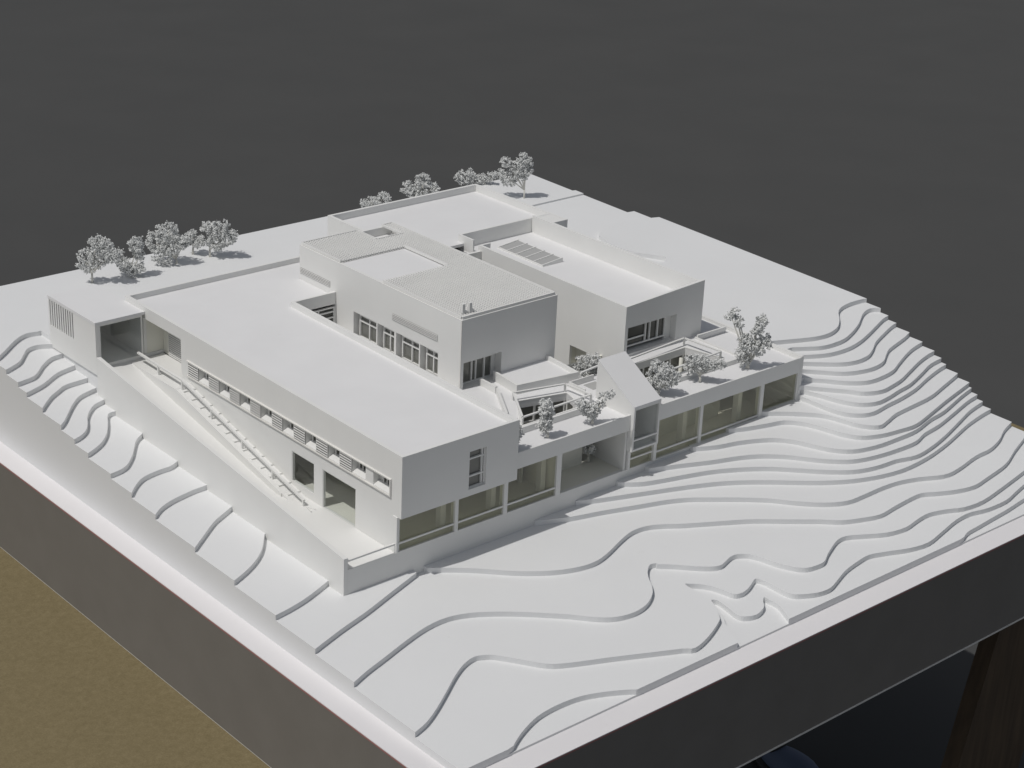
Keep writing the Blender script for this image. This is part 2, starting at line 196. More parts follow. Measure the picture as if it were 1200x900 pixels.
def smooth_line(P, n=4):
    if len(P) < 3: return P
    out = []
    for i in range(len(P)-1):
        p0 = P[max(i-1,0)]; p1 = P[i]; p2 = P[i+1]; p3 = P[min(i+2,len(P)-1)]
        for k in range(n):
            u = k/n
            out.append(tuple(.5*((2*p1[a])+(-p0[a]+p2[a])*u+(2*p0[a]-5*p1[a]+4*p2[a]-p3[a])*u*u+(-p0[a]+3*p1[a]-3*p2[a]+p3[a])*u**3) for a in (0,1)))
    out.append(tuple(P[-1])); return out
def start_x(P, x):
    P = [tuple(p) for p in P]
    while len(P) > 2 and P[1][0] <= x: P.pop(0)
    (x0,y0),(x1,y1) = P[0], P[1]; u = (x-x0)/(x1-x0); return [(x, y0+(y1-y0)*u)]+P[1:]
def end_x(P):
    P = [tuple(p) for p in P]
    while len(P) > 2 and P[-2][0] >= XR(P[-2][1]): P.pop()
    (x0,y0),(x1,y1) = P[-2], P[-1]; X = XR(y1); u = (X-x0)/(x1-x0); u = min(u, 12); P[-1] = (X, y0+(y1-y0)*u); return P
CK = lambda d, k: d[k] if k in d else d[str(k)]
CR, CL, CF, CC = CT['R'], CT['L'], CT['F'], CT['C']
WX, WY = 1.345, 3.83           # the plates run a little into the retaining walls
def plate(poly, k, name='terrain', z0=None, z1=None):
    return tag(obj(name, MB().prism(poly, Lz(k+1) if z0 is None else z0, Lz(k) if z1 is None else z1), 'land'), kind='structure')
inner_hole = [(WX, 9.72), (4.2, 9.72), (4.2, 9.0), (9.02, 9.0), (9.02, 5.9), (9.62, 5.9)]
for k in range(0, 20):
    c = k+1
    if c <= 17:
        Rr = end_x(smooth_line(CK(CR, c)))
        if c <= 9:
            y0 = Rr[0][1]; Rr = [(9.62, y0)]+[p for p in Rr if p[0] > 9.64]
            if c >= 8: Rr[0] = (9.62, WY-.02)
    if k == 0:
        poly = Rr+[(XR(9.74), 9.74), (12.3, 9.86), (11.8, 9.93), (11.35, 9.86), (11.05, 9.62), (10.94, 9.3), (10.88, 8.95), (10.95, 8.6), (11.12, 8.3), (11.2, 8.12), (11.05, 8.0), (10.4, 7.95), (9.02, 7.9), (9.02, 5.9), (9.62, 5.9)]
        plate(poly, 0); continue
    if k == 1:
        poly = Rr+[(XR(10.4), 10.4), (12.2, 10.47), (11.4, 10.4), (10.7, 10.2), (10.25, 9.95), (9.9, 9.6), (9.7, 9.2), (9.02, 9.0), (9.02, 5.9), (9.62, 5.9)]
        plate(poly, 1); continue
    tail = [(XR(YB), YB), (XS, YB)]
    if c <= 16:
        Ll = start_x(smooth_line(CK(CL, c)), XS); Ll = [p for p in Ll if p[0] < WX-.01]; Ll.append((WX, Ll[-1][1]+.01))
        if c <= 9: poly = Ll+inner_hole+Rr+tail
        else:
            Rr = [p for p in Rr]; Rr[0] = (Rr[0][0], min(Rr[0][1], 3.79))
            poly = Ll+inner_hole+[(9.62, WY), (Rr[0][0], WY)]+Rr+tail
        plate(poly, k)
    elif c == 17:
        Ll = start_x(smooth_line(CK(CL, 17)), XS); poly = Ll+[(2.40, 3.80), (2.56, 3.80)]+Rr+tail; plate(poly, k)
    elif c in (18, 19):
        F = end_x(start_x(smooth_line(CK(CF, c), 3), XS)); plate(F+tail, k)
# lowest cut layer: L19 bounded by contour 20 in three places along the front edge
a, b_, d = (smooth_line(CC[x]) for x in 'abd')
clampy = lambda L: [(x, max(y, YS)) for x, y in L if y > YS-.004]
a = [(a[0][0], YS)]+[p for p in a if p[1] > YS+.004]+[(a[-1][0], YS)]
b_ = [(b_[0][0], YS)]+[p for p in b_ if p[1] > YS+.004]+[(b_[-1][0], YS)]
d = [(d[0][0], YS)]+[p for p in d if p[1] > YS+.004]; d = end_x(d)
plate([(XS, YS)]+a+b_+d+[(XR(YB), YB), (XS, YB)], 19, z0=.027)
plate([(XS, YS), (XR(YS), YS), (XR(YB), YB), (XS, YB)], 20, z0=-.02, z1=.027)
# thin raised sheet at the far corner
plate([(9.6, 11.79), (XR(11.8), 11.8), (XR(12.03), 12.03), (12.4, 12.12), (11.2, 12.95), (9.6, 13.0)], 0, z0=Lz(2), z1=Lz(2)+.03)

# ---------------------------------------------------------------- plinth box and table
bx = root('model_plinth', (0,0,-1.47), 'dark grey painted box with a white top rim carrying the whole white landscape', 'plinth')
BX, BY = 12.93, 13.78
f = MB().prism([(0,0),(BX,0),(BX,BY),(0,BY)], -.012, 0, holes=[[(XS+.02,YS+.02),(12.3,YS+.02),(12.3,YB-.05),(XS+.02,YB-.05)]])
obj('top_rim', f, 'rim', bx)
f = MB().prism([(.002,.002),(BX-.002,.002),(BX-.002,BY-.002),(.002,BY-.002)], -.034, -.012, holes=[[(.1,.1),(BX-.1,.1),(BX-.1,BY-.1),(.1,BY-.1)]])
obj('edge_strip', f, 'edge', bx)
for q in ((.006,BX-.006,.006,.12),(.006,BX-.006,BY-.12,BY-.006),(.006,.12,.12,BY-.12),(BX-.12,BX-.006,.12,BY-.12)):
    obj('side_panel', MB().box(*q, -1.452, -.034), 'side', bx)
obj('bottom_board', MB().box(.012,BX,-.006,BY,-1.470,-1.452), 'slat', bx)
tb = root('work_table', (4,6,ZG), 'brown fibreboard table top on timber trestle legs under the grey plinth', 'table')
obj('table_top', MB().box(-14, 16.2, .55, 13.9, -1.66, -1.472), 'mdf', tb)
for (xa, xb, ya, yb) in ((14.35,12.6,2.0,2.0),(-9.0,-7.4,2.0,2.0),(14.35,12.6,11.6,11.6),(-9.0,-7.4,11.6,11.6)):
    lg = obj('leg', MB().bar((xa,ya,-1.665),(xb,yb,ZG),1.7,.3,up=(0,1,0)), 'wood', tb)
tb_b = obj('brace', MB().bar((16.0,2.3,-1.665),(14.2,2.3,ZG),.45,.3,up=(0,1,0)), 'wood', tb)

# a shoe on the ground below the table edge
sh = root('shoe', (13.6, 6.4, ZG), 'dark blue shoe on the shaded ground below the plinth edge', 'shoe')
def ell(mb, c, r, nu=20, nv=10, z0=None):
    o = len(mb.v)
    for j in range(nv+1):
        ph = math.pi*j/nv-math.pi/2
        for i in range(nu):
            th = 2*math.pi*i/nu; z = c[2]+r[2]*math.sin(ph)
            if z0 is not None: z = max(z, z0)
            taper = 1-.18*math.sin(th)
            mb.v.append((c[0]+r[0]*math.cos(ph)*math.cos(th)*taper, c[1]+r[1]*math.cos(ph)*math.sin(th), z))
    for j in range(nv):
        for i in range(nu): mb.f.append((o+j*nu+i, o+j*nu+(i+1)%nu, o+(j+1)*nu+(i+1)%nu, o+(j+1)*nu+i))
    return mb
obj('upper', ell(MB(), (13.75,6.25,ZG+.2), (.36,.75,.32), z0=ZG+.16), 'blue', sh, smooth=True)
obj('sole', ell(MB(), (13.75,6.25,ZG+.08), (.46,.9,.14), z0=ZG+.002), 'black', sh, smooth=True)
obj('tongue', ell(MB(), (13.75,6.7,ZG+.45), (.22,.26,.2)), 'black', sh, smooth=True)

# ---------------------------------------------------------------- window helpers
def window(parent, axis, c, u0, u1, z0, z1, cols, rows, depth, fw=.022, pane='pane', label=None, into=1, name='window'):
    """framed pane set back by depth into the opening; children of the window: pane"""
    mb = MB(); cc = c+into*depth
    pts = [u0+(u1-u0)*x for x in cols]; zz = [z0+(z1-z0)*x for x in rows]; w = fw; dd = .02*into
    def b(ua, ub, za, zb, e=0):
        lo, hi = sorted((cc-dd-e*into, cc+dd))
        if axis == 'x': mb.box(lo, hi, ua, ub, za, zb)
        else: mb.box(ua, ub, lo, hi, za, zb)
    b(u0, u0+w, z0, z1); b(u1-w, u1, z0, z1); b(u0+w, u1-w, z0, z0+w); b(u0+w, u1-w, z1-w, z1)
    for p in pts: b(p-w/2, p+w/2, z0+w, z1-w, .002)
    for z in zz: b(u0+w, u1-w, z-w/2, z+w/2, .004)
    o = obj(name, mb, 'wall', parent, label)
    g = MB(); lo, hi = sorted((cc+into*.004, cc+into*.012))
    if axis == 'x': g.box(lo, hi, u0+.004, u1-.004, z0+.004, z1-.004)
    else: g.box(u0+.004, u1-.004, lo, hi, z0+.004, z1-.004)
    obj('pane', g, pane, o); return o
def recess(parent, axis, c, th, depth, u0, u1, z0, z1, mat='wall', into=1):
    """lining of a deep opening behind a thin wall skin (the four reveals and the back)"""
    mb = MB(); a, b_ = sorted((c+into*th, c+into*depth)); e = .02
    bk = sorted((c+into*depth, c+into*(depth+e)))
    def b(x0,x1,u,v,z,w):
        if axis == 'x': mb.box(x0,x1,u,v,z,w)
        else: mb.box(u,v,x0,x1,z,w)
    b(a,b_,u0-e,u0,z0-e,z1+e); b(a,b_,u1,u1+e,z0-e,z1+e); b(a,b_,u0,u1,z0-e,z0); b(a,b_,u0,u1,z1,z1+e)
    b(bk[0],bk[1],u0-e,u1+e,z0-e,z1+e)
    return obj('reveal', mb, mat, parent)
def louvre(parent, x, y0, y1, z0, z1, n, name='louvre', into=1, proud=.012, label=None, back='gap'):
    mb = MB(); p = (z1-z0)/n; xf = x-proud
    for i in range(n):
        z = z0+p*i
        mb.box(xf, xf+.008, y0+.006, y1-.006, z+.38*p, z+.84*p)
    mb.box(xf+.001, xf+.0075, y0, y0+.0055, z0, z1); mb.box(xf+.001, xf+.0075, y1-.0055, y1, z0, z1)
    o = obj(name, mb, 'wall', parent, label)
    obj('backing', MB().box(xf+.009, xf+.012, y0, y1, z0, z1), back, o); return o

# ---------------------------------------------------------------- retaining wall, ramp, stairs, handrail
rwz = lambda y: .872+(y-3.72)*.1018
rw = root('retaining_wall', (1.31,3.79,0), 'long white wall sloping down beside the ramp along the terraced bank', 'wall')
mb = MB(); ys = [3.79, 9.67]
mb.hexa([(1.31,3.79,.02),(1.37,3.79,.02),(1.37,9.678,.02),(1.31,9.678,.02)], [(1.31,3.79,.82),(1.37,3.79,.82),(1.37,9.678,1.476),(1.31,9.678,1.476)])
obj('side_wall', mb, 'wall', rw)
obj('end_wall', MB().box(1.372, 2.095, 3.79, 3.85, .02, .655), 'wall', rw)
obj('end_rail', MB().box(1.372, 2.095, 3.79, 3.812, .765, .788), 'wall', rw)
# ramp and forecourt
mb = MB().hexa([(1.372,6.0,.60),(1.86,6.0,.60),(1.86,9.70,1.18),(1.372,9.70,1.18)], [(1.372,6.0,.652),(1.86,6.0,.652),(1.86,9.70,1.285),(1.372,9.70,1.285)])
mb.box(1.372, 2.108, 3.852, 5.998, .60, .652)
tag(obj('path', mb, 'wall'), kind='structure')
st = root('outdoor_stair', (1.98,5.7,.65), 'straight narrow stair beside the ramp, climbing to the recessed entrance landing', 'stair')
N = 13; y0, y1, z0_, z1_ = 5.72, 8.45, .652, 1.28
mb = MB().hexa([(1.862,y0,z0_-.05),(2.108,y0,z0_-.05),(2.108,y1+.01,z0_-.05),(1.862,y1+.01,z0_-.05)],[(1.862,y0,z0_),(2.108,y0,z0_),(2.108,y1+.01,z1_),(1.862,y1+.01,z1_)])
obj('flight', mb, 'wall', st)
for i in range(N):
    ya = y0+(y1-y0)*(i+.5)/N; zb = z0_+(z1_-z0_)*(i+.5)/N
    obj('tread', MB().hexa([(1.905,ya,zb-.01),(2.10,ya,zb-.01),(2.10,ya+.06,zb+.006),(1.905,ya+.06,zb+.006)],[(1.905,ya,zb+.019),(2.10,ya,zb+.019),(2.10,ya+.06,zb+.0175),(1.905,ya+.06,zb+.0175)]), 'wall', st)
mb = MB().box(1.864, 2.41, 8.462, 9.70, 1.0, 1.281); obj('landing', mb, 'wall', st)
stz = lambda y: min(z0_+(z1_-z0_)*(y-y0)/(y1-y0), z1_)
mb = MB().hexa([(1.845,5.9,.6),(1.861,5.9,.6),(1.861,8.45,.9),(1.845,8.45,.9)], [(1.845,5.9,.70),(1.861,5.9,.70),(1.861,8.45,1.283),(1.845,8.45,1.283)])
mb.box(1.845,1.861,8.452,9.69,.9,1.283); obj('side_wall', mb, 'wall', st)
hr = root('handrail', (1.92,5.5,.65), 'thin white handrail on six posts running down the outdoor stair', 'railing')
py = [9.05, 8.42, 7.68, 6.93, 6.22, 5.52]
hz = lambda y: stz(y)+.135
mb = MB().bar((1.93,9.60,1.282+.15),(1.93,8.42,1.282+.135),.036,.026).bar((1.93,8.42,1.282+.135),(1.93,5.50,hz(5.50)),.036,.026)
obj('rail', mb, 'wall', hr)
for y in py:
    zb = max(stz(y), .652); obj('post', MB().box(1.918,1.94,y-.016,y+.016,zb,hz(y)-.012), 'wall', hr)
obj('foot', MB().bar((1.925,5.47,.658),(1.99,5.33,.658),.012).bar((1.925,5.44,.668),(1.90,5.30,.668),.010), 'wall', hr)

# ---------------------------------------------------------------- entrance block
eb = root('entrance_block', (1.69,10.3,1.3), 'small flat-roofed block with a slotted vent and dark open front above the ramp', 'building')
slots = [(10.315+i*.0655, 10.315+i*.0655+.030, 1.545, 1.945) for i in range(11)]
obj('wall', MB().panel('x', 1.31, .06, 9.68, 11.04, 1.2, 1.955, slots), 'wall', eb)
obj('wall', MB().box(1.372, 2.105, 10.98, 11.04, 1.2, 1.955), 'wall', eb)
obj('wall', MB().box(2.07, 2.105, 9.74, 10.978, 1.2, 1.955), 'wall', eb)
obj('roof', MB().box(1.306, 2.107, 9.672, 11.044, 1.957, 2.0), 'roof', eb)
obj('floor', MB().box(1.372, 2.069, 9.705, 10.978, 1.2, 1.335), 'wall', eb)
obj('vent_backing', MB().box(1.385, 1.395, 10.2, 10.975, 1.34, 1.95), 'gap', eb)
fr = MB().box(1.372,1.395,9.69,9.71,1.34,1.95).box(2.045,2.068,9.69,9.71,1.29,1.95).box(1.397,2.043,9.69,9.71,1.925,1.95)
o = obj('window', fr, 'wall', eb); obj('pane', MB().box(1.397,2.043,9.703,9.708,1.337,1.923), 'clearglass', o)
obj('partition', MB().box(1.6,1.64,10.5,10.9,1.34,1.95), 'wall', eb)

# ---------------------------------------------------------------- near wing
TOP = 2.0
nw = root('long_wing', (2.11,3.79,.6), 'long low wing with a strip of small louvred windows above the ramp', 'building')
bands = [(8.53,8.27),(8.0,7.75),(7.48,7.24),(6.98,6.74),(6.47,6.23),(5.97,5.72),(5.47,5.22),(4.96,4.71)]
opens = [(8.27,8.0),(7.75,7.48),(7.24,6.98),(6.74,6.47),(6.23,5.97),(5.72,5.47),(5.22,4.96),(4.71,4.43),(4.27,3.93)]
SZ0, SZ1 = 1.405, 1.612
holes = [(5.53,6.035,.765,1.20),(4.63,5.345,.652,1.20),(8.725,9.735,1.28,1.885)]+[(b,a,SZ0,SZ1) for a,b in opens]
mb = MB().panel('x', 2.11, .05, 3.79, 10.22, .6, TOP, [(3.0,3.79,0,0)]+holes)
obj('side_wall', mb, 'wall', nw)
obj('side_wall_front_piece', MB().box(2.112,2.158,3.703,3.788,1.16,TOP), 'wall', nw) if False else None
FWH = [(3.185,3.465,1.245,1.775)]
mb = MB().panel('y', 3.70, .05, 2.11, 4.0, 1.155, TOP, FWH); obj('front_wall', mb, 'wall', nw)
obj('return_wall', MB().box(2.11,2.16,3.75,3.79,1.155,TOP), 'wall', nw); obj('return_wall', MB().box(3.95,4.0,3.75,3.79,1.155,TOP), 'wall', nw)
obj('soffit', MB().box(2.16,3.95,3.75,9.7,1.155,1.19), 'inner', nw)
obj('inner_side_wall', MB().box(3.95,4.0,3.79,8.698,1.155,TOP), 'wall', nw)
obj('rear_wall', MB().box(2.16,5.45,10.17,10.22,1.3,TOP), 'wall', nw)
obj('court_wall', MB().panel('y', 8.65, .05, 4.002, 4.725, 1.3, TOP, [(4.21,4.715,1.42,1.872)]), 'wall', nw)
mb = MB().prism([(2.16,3.75),(3.95,3.75),(3.95,8.70),(4.728,8.70),(4.728,9.585),(5.45,9.585),(5.45,10.17),(2.16,10.17)], 1.893, 1.918)
obj('roof', mb, 'roof', nw)
window(nw, 'y', 8.65, 4.212, 4.713, 1.422, 1.826, [.28,.42], [.60,.82], .03, .018, 'darkpane')
window(nw, 'y', 3.70, 3.185, 3.465, 1.245, 1.775, [.82], [.32,.78], .05, .02, 'pane')
# window strip: frame all round the strip
mb = MB()
for q in ((3.90,8.56,SZ1+.001,SZ1+.017),(3.90,8.56,SZ0-.018,SZ0-.001)): mb.box(2.085,2.109,*q)
mb.box(2.085,2.109,3.90,3.916,SZ0-.0005,SZ1+.0005)
obj('strip_frame', mb, 'slat', nw)
for a,b in bands: louvre(nw, 2.107, b, a, SZ0, SZ1, 6)
for i,(a,b) in enumerate(opens):
    rv = recess(nw, 'x', 2.11, .05, .10, b, a, SZ0, SZ1)
    k0, k1 = (.085, .195) if i < 7 else (.10, .23)
    obj('window_pane', MB().box(2.200,2.208,b+k0-.03,b+k1,SZ0+.062,SZ1-.006), 'darkpane', rv)
    f = MB().box(2.188,2.207,b+k1+.001,b+k1+.02,SZ0+.03,SZ1-.004)
    obj('window_frame', f, 'wall', rv)
    if i >= 7: obj('window_frame', MB().box(2.186,2.199,b+.155,b+.168,SZ0+.03,SZ1-.004), 'wall', rv)
    obj('sill', MB().hexa([(2.108,b+.003,SZ0+.001),(2.199,b+.003,SZ0+.001),(2.199,a-.003,SZ0+.001),(2.108,a-.003,SZ0+.001)],[(2.108,b+.003,SZ0+.008),(2.199,b+.003,SZ0+.05),(2.199,a-.003,SZ0+.05),(2.108,a-.003,SZ0+.008)]), 'wall', rv)
# entrance recess with shutter
mb = MB().box(2.162,2.46,9.737,9.78,1.25,1.885).box(2.162,2.46,8.68,8.723,1.25,1.885).box(2.162,2.46,8.725,9.735,1.8855,1.892).box(2.43,2.46,8.725,9.735,1.282,1.885)
obj('entrance_recess', mb, 'inner', nw)
louvre(nw, 2.415, 8.74, 9.55, 1.285, 1.88, 19, name='shutter', back='skypane', label='tall louvred shutter at the back of the entrance recess')
# big openings frames
for (a,b,z0,z1) in ((5.53,6.035,.765,1.20),(4.63,5.345,.652,1.20)):
    fr = MB().box(2.115,2.135,a,a+.012,z0,z1).box(2.115,2.135,b-.012,b,z0,z1).box(2.115,2.135,a+.012,b-.012,z1-.012,z1)
    o = obj('doorway' if z0 < .7 else 'window', fr, 'wall', nw)
    obj('pane', MB().box(2.124,2.128,a+.012,b-.012,z0+.001,z1-.012), 'clearglass', o)

# the parapets of the long wing rise very slightly towards the back
def lift(o):
    for c in o.children:
        lift(c)
        if c.type == 'MESH' and c.name.split('.')[0] not in ('window', 'pane', 'shutter', 'backing'):
            for v in c.data.vertices:
                z = v.co.z+wloc(c).z; y = v.co.y+wloc(c).y
                if z > 1.90: v.co.z += .0115*(y-3.70)
bpy.context.view_layer.update(); lift(nw)

# ---------------------------------------------------------------- terrace building below the deck
DK = 1.45; WK = 1.50; FL = .655
tr = root('terrace_building', (5.8,3.79,.6), 'glazed lower storey whose flat roof is the planted terrace deck', 'building')
deck = [(4.003,3.792),(6.10,3.792),(6.10,4.425),(6.59,4.425),(6.59,3.792),(9.60,3.792),(9.60,5.9),(9.035,5.9),(9.035,5.27),(7.405,5.27),(7.405,5.14),(6.45,5.02),(6.505,5.60),(6.505,5.75),(4.728,5.75),(4.728,8.647),(4.003,8.647)]
wellA = [(4.64,4.35),(5.72,4.36),(5.86,4.80),(5.13,4.98)]
wellB = [(6.98,4.98),(8.44,5.02),(8.60,4.40),(6.98,4.37)]
obj('deck_slab', MB().prism(deck, 1.40, DK, holes=[wellA, wellB]), 'roof', tr)
walk = [(4.003,4.28),(6.10,4.28),(6.10,4.425),(6.59,4.425),(6.59,4.28),(8.83,4.28),(8.83,5.2),(9.52,5.2),(9.52,5.9),(9.035,5.9),(9.035,5.27),(7.405,5.27),(7.405,5.14),(6.45,5.02),(6.505,5.60),(6.505,5.75),(4.728,5.75),(4.728,8.647),(4.003,8.647)]
obj('deck_paving', MB().prism(walk, DK+.001, WK, holes=[wellA, wellB]), 'roof', tr)
obj('bed_edge', MB().box(8.83,8.86,4.281,5.198,DK+.001,WK+.03), 'wall', tr)
obj('fascia', MB().box(4.003,6.088,3.762,3.791,1.262,WK-.005), 'wall', tr); obj('fascia', MB().box(6.602,9.60,3.762,3.791,1.262,WK-.005), 'wall', tr)
obj('kerb', MB().box(4.2,6.05,4.245,4.279,DK+.001,WK+.04), 'wall', tr)
obj('kerb', MB().box(6.7,8.86,4.245,4.279,DK+.001,WK+.02), 'wall', tr)
obj('end_wall', MB().box(9.602,9.66,3.762,5.9,.1,1.262).box(9.602,9.66,3.762,5.9,1.263,WK+.01), 'wall', tr)
obj('floor', MB().box(2.162,9.60,3.852,5.70,.60,.652), 'inner', tr)
obj('base_wall', MB().box(2.097,9.60,3.792,3.85,.02,.653), 'wall', tr)
obj('ceiling_beam', MB().box(4.003,6.088,3.792,3.86,1.264,1.399), 'inner', tr); obj('ceiling_beam', MB().box(6.602,9.60,3.792,3.86,1.264,1.399), 'inner', tr)
obj('back_wall', MB().panel('y', 5.70, .04, 4.05, 9.60, .62, 1.398, [(6.6,7.35,.66,1.2)]), 'inner', tr)
obj('back_wall', MB().box(2.162,4.0,7.5,7.54,.60,1.153), 'inner', tr)
obj('back_wall', MB().box(4.002,4.048,5.70,7.5,.60,1.26), 'inner', tr)
obj('floor', MB().box(2.162,4.0,5.702,7.498,.60,.652), 'inner', tr)
obj('partition', MB().box(4.78,4.83,3.86,5.2,.653,1.262), 'inner', tr)
obj('partition', MB().box(6.105,6.145,3.852,5.3,.653,.953), 'wall', tr); obj('partition', MB().box(6.05,6.086,3.80,5.3,.653,1.398), 'wall', tr)
FY = 3.79
posts = [(2.097,2.125,0),(3.03,3.085,0),(3.85,3.915,0),(4.765,4.85,0),(6.105,6.145,0),(6.60,6.655,0),(7.50,7.555,0),(8.765,8.835,0),(9.565,9.60,0)]
for x0,x1,_ in posts: obj('post', MB().box(x0,x1,3.766,3.85,.654,1.155 if x1 < 3.95 else 1.2615), 'wall', tr)
bays = [(2.125,3.03),(3.085,3.85),(3.915,4.765),(6.655,7.50),(7.555,8.765),(8.835,9.565)]
for x0,x1 in bays:
    zt = 1.153 if x1 < 3.9 else 1.26
    o = obj('glazing', MB().box(x0+.001,x1-.001,3.800,3.806,.655,zt), 'glass', tr)
    if x0 < 8.8: obj('rail', MB().box(x0+.001,x1-.001,3.778,3.798,.765,.789), 'wall', o)
    obj('sill', MB().box(x0+.001,x1-.001,3.77,3.80,.654,.668), 'wall', o)
o = obj('glazing', MB().box(6.146,6.599,3.81,3.816,.655,.955), 'glass', tr)
obj('rail', MB().box(6.146,6.599,3.785,3.806,.79,.812), 'wall', o)
# side strips of the front posts set back (return walls between bays) and round columns inside
for x in (2.95,3.79,4.66,7.35,8.5): obj('pier', MB().box(x,x+.08,3.95,4.05,.653,1.154 if x < 4 else 1.399), 'wall', tr)
for x, y in ((3.05,4.7),(3.95,4.75),(7.0,4.9),(8.3,4.95),(7.65,4.7)):
    obj('column', MB().tube([(x,y,.653),(x,y,1.154 if x < 4 else 1.399)], [.028,.028], 14), 'inner', tr, smooth=True)
for y in (4.25,4.7,5.15): obj('floor_joint', MB().box(2.17,4.77,y,y+.012,.653,.656), 'gap', tr) if False else None

def well(poly, k, label, nf, fr=None):
    """lining of a light well: glazed walls going down from the deck"""
    w = root('light_well', (poly[0][0],poly[0][1],.66), label, 'light well', 'glazed light wells in the deck')
    n = len(poly)
    cx = sum(p[0] for p in poly)/n; cy = sum(p[1] for p in poly)/n
    for i in range(n):
        a = Vector((*poly[i],0)); b = Vector((*poly[(i+1)%n],0)); L = (b-a).length
        d = (b-a)/L; out = Vector((d.y,-d.x,0))
        if out.dot(a-Vector((cx,cy,0))) < 0: out = -out
        obj('coping', MB().bar(a+out*.012+Vector((0,0,1.5075)), b+out*.012+Vector((0,0,1.5075)), .028, .013), 'wall', w)
        for s_ in range(nf[i]+1):
            p = a+d*(.02+(L-.04)*s_/max(nf[i],1)); p = p+out*.012
            obj('mullion', MB().bar(p+Vector((0,0,.66)), p+Vector((0,0,1.448)), .03, .024), 'wall', w)
        if nf[i]:
            for z in (1.425, 1.17): obj('transom', MB().bar(a+out*.012+d*.03+Vector((0,0,z)), b+out*.012-d*.03+Vector((0,0,z)), .022, .022), 'wall', w)
            g = MB(); A = a+out*.02; B = b+out*.02
            g.hexa([A+Vector((0,0,.66)),B+Vector((0,0,.66)),B+out*.006+Vector((0,0,.66)),A+out*.006+Vector((0,0,.66))],[A+Vector((0,0,1.399)),B+Vector((0,0,1.399)),B+out*.006+Vector((0,0,1.399)),A+out*.006+Vector((0,0,1.399))])
            obj('pane', g, 'pane', w)
    return w
well(wellA, 'A', 'smaller slanted glazed light well between the long wing and the gabled lantern', [0,2,3,2])
well(wellB, 'B', 'wider glazed light well in the deck in front of the skylit hall', [5,2,0,0])

obj('added_well_screen', MB().box(4.84,5.74,4.30,4.335,.653,1.399), 'inner', tr)  # added screen, keeps the sunlit well floor out of the porch view
obj('added_well_screen', MB().box(6.98,8.50,4.31,4.345,.653,.93), 'inner', tr)  # added low screen, lets only a strip of the sunlit well show

# lantern with sloping roof
X0, X1, Y0, YK = 6.09, 6.60, 3.70, 4.43
ln = root('gabled_lantern', (6.35,3.9,.95), 'white lantern with a steep sloping roof and glazed front at the deck edge', 'lantern')
def side(x0, x1):
    return MB().hexa([(x0,Y0,.955),(x1,Y0,.955),(x1,YK,.955),(x0,YK,.955)], [(x0,Y0,1.60),(x1,Y0,1.60),(x1,YK,2.03),(x0,YK,2.03)])
obj('side_wall', side(X0, X0+.03), 'wall', ln); obj('side_wall', side(X1-.03, X1), 'wall', ln)
obj('roof', MB().hexa([(X0-.002,Y0-.002,1.602),(X1+.002,Y0-.002,1.602),(X1+.002,YK+.02,2.05),(X0-.002,YK+.02,2.05)], [(X0-.002,Y0-.002,1.63),(X1+.002,Y0-.002,1.63),(X1+.002,YK+.02,2.078),(X0-.002,YK+.02,2.078)]), 'roof', ln)
obj('back_wall', MB().box(X0,X1,YK+.001,YK+.03,.955,2.03), 'wall', ln)
obj('floor', MB().box(X0+.03,X1-.03,Y0,YK,.955,.985), 'wall', ln)
o = obj('window', MB().box(X0+.03,X1-.03,Y0+.004,Y0+.03,1.105,1.128).box(X0+.03,X1-.03,Y0+.004,Y0+.03,1.572,1.60), 'wall', ln)
obj('pane', MB().box(X0+.031,X1-.031,Y0+.034,Y0+.038,.986,1.57), 'clearglass', o)

# ---------------------------------------------------------------- central block
cb = root('central_block', (5.6,7.7,1.3), 'tallest central block with four mullioned windows and a fine mesh covering its roof', 'building')
CX0, CX1, CY0, CY1, CZ = 4.73, 6.49, 5.755, 9.58, 2.53
wins = [(7.665,8.215),(7.245,7.64),(6.675,7.20),(6.25,6.65)]
mb = MB().panel('x', CX0, .05, CY0, CY1, .7, CZ, [(a,b,1.36,1.888) for a,b in wins]+[(6.27,7.29,2.055,2.15),(8.80,9.56,2.085,2.175)])
obj('side_wall', mb, 'wall', cb)
obj('front_wall', MB().panel('y', CY0, .05, CX0+.05, CX1, .62, CZ, [(CX0+.051,5.475,1.50,1.90)]), 'wall', cb)
obj('far_side_wall', MB().box(CX1-.05,CX1,CY0+.05,CY1,.62,CZ), 'wall', cb)
obj('rear_wall', MB().box(CX0+.05,CX1-.05,CY1-.05,CY1,1.0,CZ), 'wall', cb)
obj('corner_trim', MB().box(CX0-.012,CX0-.001,CY0-.01,CY0+.012,1.5,CZ+.0), 'slat', cb)
obj('roof', MB().box(CX0+.05,CX1-.05,CY0+.05,CY1-.05,2.36,2.40), 'roof', cb)
for a,b in wins:
    recess(cb, 'x', CX0, .05, .13, a, b, 1.36, 1.888)
    window(cb, 'x', CX0, a+.002, b-.06, 1.38, 1.852, [.5], [.26,.80], .085, .02, 'pane')
for a,b,z0,z1 in ((6.27,7.29,2.055,2.15),(8.80,9.56,2.085,2.175)): louvre(cb, CX0+.006, a, b, z0, z1, 4, name='vent', proud=.018)
# front doorway with deep reveal
mb = MB().box(CX0+.052,5.475,CY0+.05,CY0+.36,1.47,1.497).box(5.477,5.50,CY0+.05,CY0+.36,1.47,1.93).box(CX0+.052,5.475,CY0+.05,CY0+.36,1.902,1.93)
obj('doorway_reveal', mb, 'wall', cb)
window(cb, 'y', CY0, CX0+.052, 5.42, 1.50, 1.90, [.41,.53,.77], [.82], .15, .018, 'pane')
obj('window_side_panel', MB().box(5.422,5.474,CY0+.14,CY0+.18,1.50,1.90), 'wall', cb)
